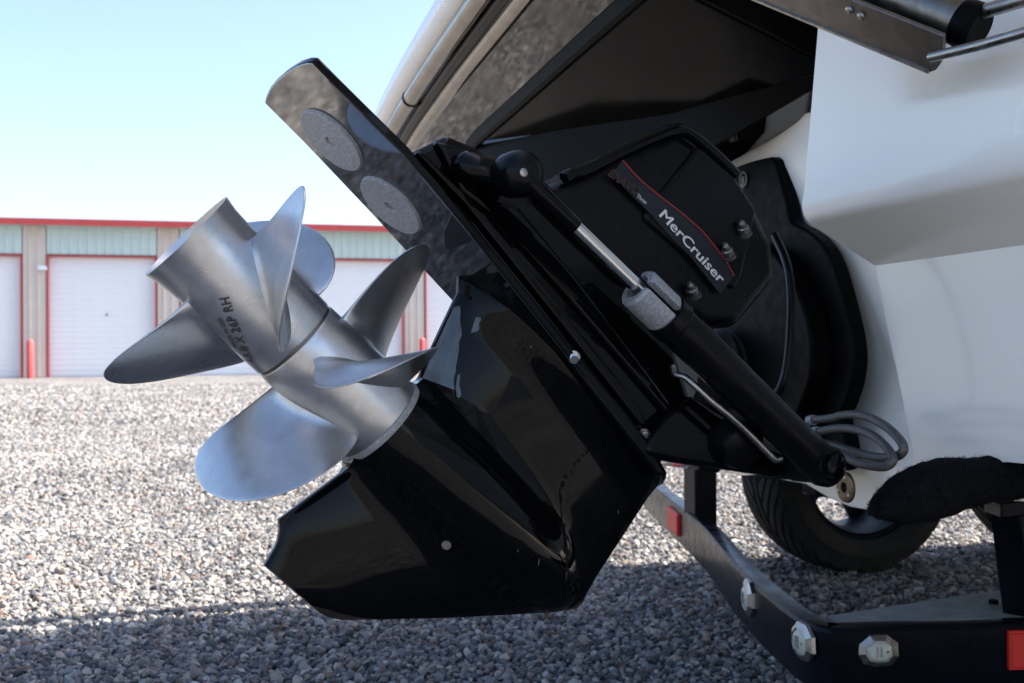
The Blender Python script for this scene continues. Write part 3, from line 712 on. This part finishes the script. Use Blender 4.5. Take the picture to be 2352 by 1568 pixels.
# split anode collar
e1 = DL; e1 = nz(e1-cax*(e1@cax)); e2 = np.cross(cax, e1)
def collar(a0, a1, sa, sb_, ro, ri):
    V_, F_ = [], []; k = 12
    for s in (sa, sa+.004, sb_-.004, sb_):
        for i in range(k+1):
            t = R(a0+(a1-a0)*i/k); d = math.cos(t)*e1+math.sin(t)*e2; ins = .003 if s in (sa, sb_) else 0
            V_ += [A_+cax*s+d*(ro-ins), A_+cax*s+d*ri]
    m_ = 2*(k+1)
    for j in range(3):
        for i in range(k):
            b0 = j*m_+2*i; F_ += [(b0, b0+2, b0+2+m_, b0+m_), (b0+1, b0+1+m_, b0+3+m_, b0+3)]
        for i in (0, k): b0 = j*m_+2*i; F_.append((b0, b0+m_, b0+1+m_, b0+1))
    for j in (0, 3):
        for i in range(k): b0 = j*m_+2*i; F_.append((b0, b0+1, b0+3, b0+2))
    return V_, F_
for a0 in (12, 132, 252):
    obj('anode_collar', *collar(a0, a0+96, s_an0-.006, s_an1-.004, rc*1.0, rc*.62), M['zinc'], tc_, smooth=30)
# aft anchor pin and rubber knob
kn = LP(1172, 400, .05)
knob = obj('end_cap', *lathe(LP(1180, 402, WT-.022)-DL*0, nz(DL*.92-DA*.1+DV*.0), [(-.036, rc*.78), (-.008, rc*.80), (-.006, rc*.98), (.012, rc*1.02), (.024, rc*.92), (.033, rc*.62), (.036, rc*.30), (.0365, 0.0005)], 40), M['black_satin'], tc_)
pc = LP(1203, 396, WT+.014); obj('pin', *lathe(pc-DL*.004, DL, [(0, .0052), (.0045, .005), (.0055, .0035)], 18), M['stainless'], knob)
obj('anchor_boss', *tube(smooth_path([LP(1036, 374, .052), LP(1062, 382, .060), LP(1095, 392, .068), LP(1140, 400, .07)], 5), [.004, .008, .012, .015, .017]+[.019]*11, 14), M['black_gloss'], drive, smooth=60)
# forward end
fe = obj('end_cap', *lathe(LP(1882, 1066, WT)-DL*.045, DL, [(0, rc*.9), (.04, rc*.92), (.07, rc*.86), (.074, rc*.7), (.076, .0005)], 36), M['black_satin'], tc_)
pc = LP(1908, 1068, WT+.030); obj('pin', *lathe(pc-DL*.004, DL, [(0, .005), (.0045, .005), (.0055, .0035)], 18), M['brass'], fe)
obj('end_cap', *lathe(LP(1872, 1068, WT)+DL*.028, DL, [(0, rc*.62), (.010, rc*.58), (.013, rc*.4), (.0135, .0005)], 36), M['black_gloss'], tc_)
def zh(x, y): return ((2400+x/1.96)/1.6939, (1250+y/1.96)/1.6939)
wp_ = .118
obj('steel_line', *tube(smooth_path([LP(*zh(x, y), w) for x, y, w in [(425, 345, .07), (432, 385, .075), (455, 408, .08), (520, 425, .09), (600, 495, .1), (700, 590, .105), (860, 722, .11), (1000, 850, .11), (1150, 1000, .112), (1205, 1052, .112), (1250, 1048, .112)]], 5), .0042, 10), M['stainless'], tc_, smooth=60)

# gimbal housing on the transom and ring
def closed(p2, n=5):
    P3 = [np.array([x, y, 0.]) for x, y in p2]; P3 = [P3[-1]]+P3+[P3[0]]
    q = smooth_path(P3, n)[n:-1]; return [(a[0], a[1]) for a in q][:n*len(p2)]
gim = [(1630, 470), (1690, 400), (1705, 390), (1750, 373), (1796, 362), (1806, 365), (1814, 378), (1838, 462), (1850, 508), (1885, 528), (1915, 552), (1940, 590), (1960, 645), (1985, 740), (1996, 810), (1991, 872), (1975, 925), (1962, 958), (1974, 1000), (1980, 1040), (1978, 1066), (1960, 1080), (1900, 1078), (1850, 1100), (1700, 1085), (1660, 1040), (1625, 930), (1610, 720)]
obj('gimbal_housing', *prism([PQ(x, y, QT-.003) for x, y in closed(gim)], -F*.027), M['black_matte'], drive, bev=.005, seg=3)
obj('inner_housing', *prism([PQ(x, y, QT-.07) for x, y in closed([(1640, 600), (1700, 560), (1760, 570), (1790, 600), (1815, 640), (1835, 680), (1858, 760), (1860, 860), (1830, 950), (1800, 1040), (1700, 1060), (1650, 1000), (1630, 800)])], F*.04), M['black_matte'], drive, bev=.005, seg=3)
bq = QT-.0315; bc = PQ(1708, 412, bq)
obj('badge', *join(lathe(bc, -F, [(0, .0150), (.0015, .0150), (.0015, .0105), (0, .0105)], 28, (False, False)), prism([bc+S*a*.001+UP*b*.001-F*.0008 for a, b in ((-8, 3), (-2, 6), (6, 5), (7, -3), (2, -8), (4, -20), (-3, -9))], -F*.0014)), M['dull_steel'], drive, smooth=0)
obj('gimbal_ring', *tube(smooth_path([PQ(x, y, q) for x, y, q in [(1780, 540, .86), (1806, 600, .85), (1816, 660, .84), (1816, 750, .83), (1806, 850, .82), (1785, 905, .81), (1745, 950, .80), (1690, 990, .80)]], 6), .0065, 10), M['black_satin'], drive, smooth=60)
obj('bellows', *lathe(PQ(1745, 850, .96), -F, [(0, .075), (.02, .078), (.035, .066), (.05, .078), (.065, .066), (.08, .078), (.095, .066), (.11, .078), (.125, .07), (.15, .06)], 36), M['rubber'], drive)
obj('lower_swivel', *prism([LP(x, y, .07) for x, y in [(1590, 905), (1640, 940), (1740, 1000), (1830, 1060), (1880, 1104), (1760, 1092), (1690, 1082), (1640, 1075), (1545, 1062), (1496, 1050), (1480, 1030), (1530, 960)]], -DL*.12), M['black_gloss'], drive, bev=.014, seg=3)
obj('swivel_boss', *lathe(LP(1700, 1020, .08), nz(DL*.6+UP*-.2), [(-.1, .03), (0, .034), (.01, .03), (.014, .02)], 30), M['black_satin'], drive)
for i_, (hp, q0) in enumerate((([(1410, 830), (1425, 790), (1465, 760), (1515, 750), (1630, 737), (1740, 712), (1880, 718), (2020, 780), (2130, 870), (2185, 955), (2160, 1015), (2060, 1040), (1900, 1020), (1700, 960), (1600, 930)], .86), ([(1400, 852), (1460, 848), (1520, 842), (1580, 832), (1700, 815), (1850, 830), (1980, 890), (2070, 980), (2105, 1050), (2060, 1102), (1960, 1105), (1830, 1075), (1700, 1005), (1630, 975)], .84))):
    P3 = smooth_path([PQ(*zh(x, y), q0+.02*math.sin(k*.5)) for k, (x, y) in enumerate(hp)], 7)
    n3 = 4*7-3 if i_ == 0 else 3*7
    hs = obj('hydraulic_hose', *tube(P3[n3-6:], .0060, 12), M['hose'], drive, smooth=70)
    obj('crimp_fitting', *tube(P3[n3-12:n3-4], .0078, 12), M['zinc'], hs, smooth=60)
    obj('steel_pipe', *tube(P3[:n3-10], .0042, 10), M['stainless'], hs, smooth=60)
obj('split_pin', *tube(smooth_path([PQ(*zh(x, y), .83) for x, y in [(1480, 925), (1490, 910), (1540, 905), (1590, 912), (1588, 930), (1540, 938), (1485, 932)]], 4), .0012, 6), M['stainless'], drive)

# ------------------------------------------------------------------ propellers
def cyl(s, th, r): return D3(s, r*math.cos(th), r*math.sin(th))
def blade(prm, th0, sgn, rh, t0=.0075, nr=34, nc=28):
    """prm: tip radius, middle position, half angle, half length, rake (2), sweep (2), chord (2), tip roundness, twist"""
    rt, s0, dth, ds, rk, rk2, k1, k2, h1, h2, ne, dt1 = prm
    cc = np.linspace(-1, 1, nc); cc = np.sin(cc*math.pi/2)
    rho = np.linspace(0, 1, nr); rho = 1-(1-rho)**1.8
    def pt(p_, c):
        r = rh*.97+(rt-rh*.97)*p_; hw = (1+h1*p_+h2*p_*p_)*max(1-p_**ne, 0)**.5; u = k1*p_+k2*p_*p_+c*hw
        return cyl(s0+u*ds+rk*(r-rh)+rk2*(r-rh)**2, th0-sgn*u*dth*(1+dt1*p_), r)
    V_, F_ = [], []
    for side in (1, -1):
        for r_ in rho:
            for c in cc:
                p = pt(r_, c); e = 1e-3; rr = min(r_, .985)
                du = pt(rr+e, c)-pt(rr, c); dv = pt(rr, min(c+e, 1))-pt(rr, min(c+e, 1)-2*e)
                nrm = np.cross(du, dv); L_ = np.linalg.norm(nrm); nrm = nrm/L_ if L_ > 0 else nrm*0
                r = rh+(rt-rh)*r_
                th_ = (t0*(1-r_)+.0016)*math.sqrt(max(1-c*c, 0))**.8+.0007+.016*math.exp(-r_*(rt-rh)/.0055)*math.sqrt(max(1-c*c, 0))
                V_.append(p+nrm*side*th_*.5)
    o_ = nr*nc
    for i in range(nr-1):
        for j in range(nc-1):
            a = i*nc+j; F_ += [(a, a+1, a+nc+1, a+nc), (o_+a, o_+a+nc, o_+a+nc+1, o_+a+1)]
        for j in (0, nc-1): a = i*nc+j; F_.append((a, a+nc, o_+a+nc, o_+a))
    for j in range(nc-1): a = (nr-1)*nc+j; F_.append((a, a+1, o_+a+1, o_+a))
    return V_, F_
SJ, SA = .1342, .2929
RH, FH = .0540, .0552
pr = obj('propeller', *join(lathe(DO, DA, [(SJ+.002, .050), (SJ+.002, .0533), (SJ+.004, .0538), (SJ+.05, .0543), (SA-.04, .0548), (SA-.015, .0562), (SA, .0590), (SA+.0003, .0586), (SA-.02, .0535), (SA-.10, .051), (SA-.10, .0005)], 72, (True, False))), M['prop'], drive, smooth=40, label='three bladed aft propeller of dull steel with open exhaust hub')
obj('hub_ring', *lathe(DO, DA, [(SJ-.003, .049), (SJ-.003, .0518), (SJ+.003, .0518), (SJ+.003, .049)], 64), M['dull_steel'], pr)
REARB = [0.16384, 0.19686, 0.56933, 0.05028, 0.19718, 0.2723, -0.6464, 1.17732, 0.17361, -0.52482, 3.20222, -0.00235]
for k in range(3): obj('blade', *blade(REARB, 1.44401+2*math.pi*k/3, 1, RH), M['prop'], pr, smooth=50)
pf_ = obj('propeller', *join(lathe(DO, DA, [(.0, .050), (.0, .0568), (.003, .0575), (.02, .0572), (.06, .0560), (.10, .0548), (SJ-.004, .0538), (SJ-.002, .053), (SJ-.002, .048)], 72)), M['prop'], drive, smooth=40, label='four bladed forward propeller of dull steel beside the gearcase')
FRONTB = [0.18196, 0.0643, 0.52117, 0.04906, 0.12245, -1.40153, -0.07555, 0.77445, 0.08691, 0.35983, 1.6, 0.00492]
for k in range(4): obj('blade', *blade(FRONTB, -.21724+2*math.pi*k/4, -1, FH), M['prop'], pf_, smooth=50)
def hub_text(name, txt, p0, p1, h, rad, parent, fat=.004, off=0.):
    V_, F_ = text_geo(txt, space=1.1); parts = []
    (s0, a0), (s1, a1) = on_cyl(*p0, rad), on_cyl(*p1, rad)
    T_ = np.array([s1-s0, rad*(a1-a0)]); U_ = np.array([-T_[1], T_[0]])/np.linalg.norm(T_); U_ = U_ if U_[0] > 0 else -U_
    for i, (du, dv) in enumerate(((0, 0), (fat, 0), (-fat, 0), (0, fat*9), (0, -fat*9))):
        parts.append(([cyl(s0+T_[0]*(u+du)+U_[0]*(h*(v+dv)+off), a0+(T_[1]*(u+du)+U_[1]*(h*(v+dv)+off))/rad, rad+.0004+.00008*i) for u, v in V_], F_))
    return obj(name, *join(*parts), M['engrave'], parent, smooth=0)
def zt(x, y): return ((700+x/2.614)/1.6939, (900+y/2.614)/1.6939)
hub_text('lettering', '13.8 X 26P RH', zt(752, 1325), zt(500, 665), .0100, .0548, pr)
hub_text('lettering', 'MADE IN USA', zt(612, 1180), zt(458, 872), .0052, .0550, pr, off=.0042)

# ------------------------------------------------------------------ trailer
tr = empty('boat_trailer', 'dark boat trailer with lights along its rear bumper', 'trailer', (.9, 2.2, 0))
ZT = .265; BH = .100
bp_ = [(1440, 1080), (1516, 1127), (1560, 1163), (1616, 1210), (1675, 1282), (1735, 1341), (1775, 1375), (1814, 1405), (1842, 1422), (1866, 1433), (1890, 1440), (1914, 1443)]
pth = [PZ(x, y, ZT) for x, y in bp_]; pth += [PZ(2000, 1440.5, ZT), PZ(2352, 1431, ZT), PZ(2352, 1431, ZT)+(PZ(2352, 1431, ZT)-PZ(2000, 1440.5, ZT))*5]
pth[0] = pth[1]+(pth[1]-pth[3])*.5
pth = smooth_path(pth, 4)
frm = []
for i, p in enumerate(pth):
    d = nz(pth[min(i+1, len(pth)-1)]-pth[max(i-1, 0)]); o_ = nz(np.cross(d, UP)); frm.append((o_, UP))       # outward
sg_ = 1 if frm[0][0][0] < 0 else -1
frm = [(o_*sg_, u) for o_, u in frm]
prof = [(0, -.008), (-.003, -.002), (-.008, 0), (-.034, 0), (-.038, -.004), (-.038, -BH+.006), (-.034, -BH), (-.008, -BH), (-.002, -BH+.003), (0, -BH+.009)]
obj('bumper', *sweep(pth, frm, prof), M['navy'], tr, smooth=24)
pa_ = np.array(pth)
def on_bumper(x, y):
    """point, tangent, outward normal on the bumper face for a px"""
    best = None
    for i in range(len(pth)-1):
        n_ = np.cross(pth[i+1]-pth[i], UP); n_ = nz(n_)*sg_
        P_ = PP(x, y, pth[i], n_); t = (P_-pth[i])@(pth[i+1]-pth[i])/((pth[i+1]-pth[i])@(pth[i+1]-pth[i])); e_ = abs(t-.5)
        if P_[1] > 0 and n_@(CAM-P_) > 0 and (best is None or e_ < best[0]): best = (e_, P_, nz(pth[i+1]-pth[i]), n_)
    return best[1:]
for (x, y, hw, hh) in ((1722, 1372, .040, .031), (1848, 1473, .034, .028), (2015, 1493, .031, .0235)):
    P_, t_, n_ = on_bumper(x, y)
    def ringo(k, out): return [P_+t_*a*hw*k+UP*b*hh*k+n_*out for a, b in ((-.42, 1), (.42, 1), (.95, .5), (1, -.35), (.62, -.92), (-.1, -1), (-.72, -.82), (-1, -.2), (-.95, .45))]
    r0, r1, r2, r3 = ringo(1, -.001), ringo(.99, .005), ringo(.70, .010), ringo(.66, .007); n_v = 9
    V_ = r0+r1+r2+r3; F_ = [(j*n_v+i, j*n_v+(i+1) % n_v, (j+1)*n_v+(i+1) % n_v, (j+1)*n_v+i) for j in range(3) for i in range(n_v)]+[tuple(range(3*n_v, 4*n_v))]
    lm = obj('marker_light', V_, F_, M['stainless'], tr, smooth=15)
    l0, l1 = ringo(.67, .0072), ringo(.50, .0115)
    obj('lens', *join((l0+l1, [(i, (i+1) % n_v, (i+1) % n_v+n_v, i+n_v) for i in range(n_v)]+[tuple(range(n_v, 2*n_v))])), M['lens_clear'], lm, smooth=40)
    for a, b in ((-.15, .0), (.05, 0.)):
        obj('bulb_rib', *box(P_+t_*a*hw+n_*.0118, (t_, UP, n_), (.0012, hh*.32, .0008)), M['stainless'], lm)
    obj('lens_screw', *lathe(P_+t_*.36*hw+n_*.0108, n_, [(0, .0022), (.001, .002)], 10), M['brass'], lm)
def refl(c, hl, hh):
    P_, t_, n_ = on_bumper(*c)
    r_ = obj('reflector', *box(P_+n_*.005, (t_, UP, n_), (hl, hh, .004)), M['lens_red'], tr, bev=.002)
    obj('reflector_rim', *box(P_+n_*.003, (t_, UP, n_), (hl+.003, hh+.003, .004)), M['lens_red'], r_, bev=.001)
refl((1550, 1196), .075, .026); refl((2362, 1490), .03, .026)
# step plate behind the bumper
sp_ = [PZ(x, y, .259) for x, y in [(1900, 1414), (2352, 1346), (2560, 1318), (2560, 1424), (2352, 1424), (1950, 1438), (1925, 1436)]]
stp = obj('step_plate', *prism(sp_, -UP*.02), M['plate_grey'], tr)
bl = PZ(2282, 1386, .262); obj('bolt', *lathe(bl, UP, [(0, .008), (.006, .008), (.007, .006)], 8), M['black_matte'], stp)
# post behind the bumper, bunks, uprights
p0, p1 = PY(1604, 1205, 2.75), PY(1612, 1040, 2.75)
obj('post', *box((p0+p1)/2, (np.array([.96, .27, 0]), np.array([-.27, .96, 0]), UP), (.030, .035, (p1-p0)[2]/2)), M['navy'], tr, bev=.004)
def bunk(name, pts, r, flat):
    path = smooth_path([p for p in pts], 6); n_ = len(path); rr = np.interp(np.linspace(0, 1, n_), np.linspace(0, 1, len(r)), r)
    V_, F_ = [], []; sgm = 20
    d0 = nz(path[-1]-path[0]); e2_ = UP; e1_ = nz(np.cross(d0, UP))
    for i, p in enumerate(path):
        for k in range(sgm):
            t = 2*math.pi*k/sgm; c, s = math.cos(t), math.sin(t)
            c = math.copysign(abs(c)**.7, c); s = math.copysign(abs(s)**.7, s)
            q_ = p+e1_*c*rr[i]*flat+e2_*s*rr[i]; q_ = q_*1
            q_ = q_+nz(q_-p)*.003*noise.noise(Vector(q_*90))
            V_.append(q_)
    for i in range(n_-1):
        for k in range(sgm): F_.append((i*sgm+k, i*sgm+(k+1) % sgm, (i+1)*sgm+(k+1) % sgm, (i+1)*sgm+k))
    F_ += [tuple(range(sgm-1, -1, -1)), tuple((n_-1)*sgm+k for k in range(sgm))]
    o = obj(name, V_, F_, M['carpet'], tr, smooth=70)
    # carpet pile: short stiff fibres as real geometry
    fV, fF = [], []
    for _ in range(2600):
        i = random.randrange(n_-1); t = random.random()*2*math.pi; u = random.random()
        p = path[i]*(1-u)+path[i+1]*u; rad = rr[i]*(1-u)+rr[i+1]*u
        c, s = math.cos(t), math.sin(t); c = math.copysign(abs(c)**.7, c); s = math.copysign(abs(s)**.7, s)
        d = e1_*c*flat+e2_*s; b_ = p+d*rad*.99; tip = b_+nz(d+rng.normal(size=3)*.5)*random.uniform(.002, .006); sd_ = nz(rng.normal(size=3))*.0006
        k = len(fV); fV += [b_-sd_, b_+sd_, tip]; fF.append((k, k+1, k+2))
    f_ = obj('carpet_pile', fV, fF, M['carpet'], o, smooth=0); f_['kind'] = 'stuff'
    return o
bunk('bunk', [PY(2000, 1172, 1.36), PY(2030, 1160, 1.362), PY(2085, 1142, 1.365), PY(2150, 1122, 1.37), PY(2220, 1106, 1.38), PY(2330, 1094, 1.40), PY(2560, 1080, 1.44)], [.006, .016, .0285, .0345, .034, .028, .028, .028], 1.2)
bunk('guide_pad', [PY(2306, 1070, 1.38), PY(2316, 1050, 1.38), PY(2345, 1020, 1.385), PY(2420, 980, 1.40), PY(2560, 930, 1.42)], [.010, .024, .034, .04, .045], 1.1)
u0, u1 = PY(2352, 1430, 1.72), PY(2318, 1150, 1.66)
obj('upright', *tube([u0, u1], .032, 4), M['navy'], tr, smooth=0, bev=.004)
ub, uc = PY(2290, 1165, 1.62), PY(2420, 1150, 1.62)
obj('bunk_bracket', *box((ub+uc)/2+UP*-.0, (nz(uc-ub), np.array([0, 1., 0]), UP), (.05, .03, .012)), M['navy'], tr, bev=.003)
# rails under the boat
ra = pth[1]+F*.0; 
obj('frame_rail', *box(np.array([2.6, 3.35, .34]), (F, S, UP), (1.9, .035, .05)), M['navy'], tr, bev=.006)
obj('cross_member', *box(np.array([1.5, 2.6, .30]), (S, F, UP), (1.2, .035, .05)), M['navy'], tr, bev=.006)
# wheels
def wheel(c):
    RT, RI, WW = .312, .205, .112
    w = obj('wheel', *lathe(c-S*(-WW*.9), -S, [(0, RI-.012), (.004, RI+.004), (.012, RI+.004), (.02, RI-.012), (.05, RI-.02), (.17, RI-.02), (.182, RI-.005), (.182, RI-.012), (.17, RI-.03), (.05, RI-.03), (.0, RI-.018)], 64, (False, False)), M['rim'], tr)
    V_, F_ = [], []; seg = 420; nx_ = 44
    e1_, e2_ = F, UP
    outer = []
    for j in range(nx_+1):
        x = -1+2*j/nx_
        outer.append((x, RT-.016*abs(x)**4))
    side = [(-1.03, RT-.03), (-1.10, RT-.06), (-1.06, RI+.03), (-.95, RI)]
    prof_ = [(-a, b) for a, b in side][::-1]
    prof_ = [(x, r) for x, r in side[::-1]]+outer+[(-x, r) for x, r in side]
    n_ = len(prof_)
    for k in range(seg):
        t = 2*math.pi*k/seg; d = math.cos(t)*e1_+math.sin(t)*e2_
        for j, (x, r) in enumerate(prof_):
            if 4 <= j < n_-4:
                ph = (k/seg*34+3.1*abs(x)**1.15) % 1; gro = ph < .24 or abs(abs(x)-.10) < .04
                if gro and abs(x) > .05: r -= .007
            V_.append(np.asarray(c)+d*r+S*x*WW)
    for k in range(seg):
        k2 = (k+1) % seg
        for j in range(n_-1): F_.append((k*n_+j, k*n_+j+1, k2*n_+j+1, k2*n_+j))
    obj('tyre', V_, F_, M['tyre'], w, smooth=25)
    obj('wheel_hub', *lathe(c-S*.085, S, [(0, .07), (.03, .06), (.12, .045), (.125, .02)], 28), M['rim'], w)
    for k in range(5):
        t = 2*math.pi*(k+.15)/5; d = math.cos(t)*F+math.sin(t)*UP; e_ = np.cross(S, d)
        obj('spoke', *box(c-S*.075+d*.12, (d, e_, S), (.075, .030, .010)), M['rim'], w, bev=.004)
    return w
wc = PZ(1932, 1308, .0); wc = np.array([wc[0], wc[1], .312]); wc = wc+F*.02
wheel(wc); wheel(wc+F*.78)
obj('axle', *tube([wc+S*.1, wc+S*1.2], .03, 14), M['navy'], tr)
obj('fender', *sweep([wc+F*.39+F*x+UP*z for x, z in [(-.80, .02), (-.76, .22), (-.60, .36), (-.35, .40), (.35, .40), (.60, .36), (.76, .22), (.80, .02)]], [(S, UP)]*8, [(-.13, 0), (.13, 0), (.13, .008), (-.13, .008)]), M['navy'], tr)
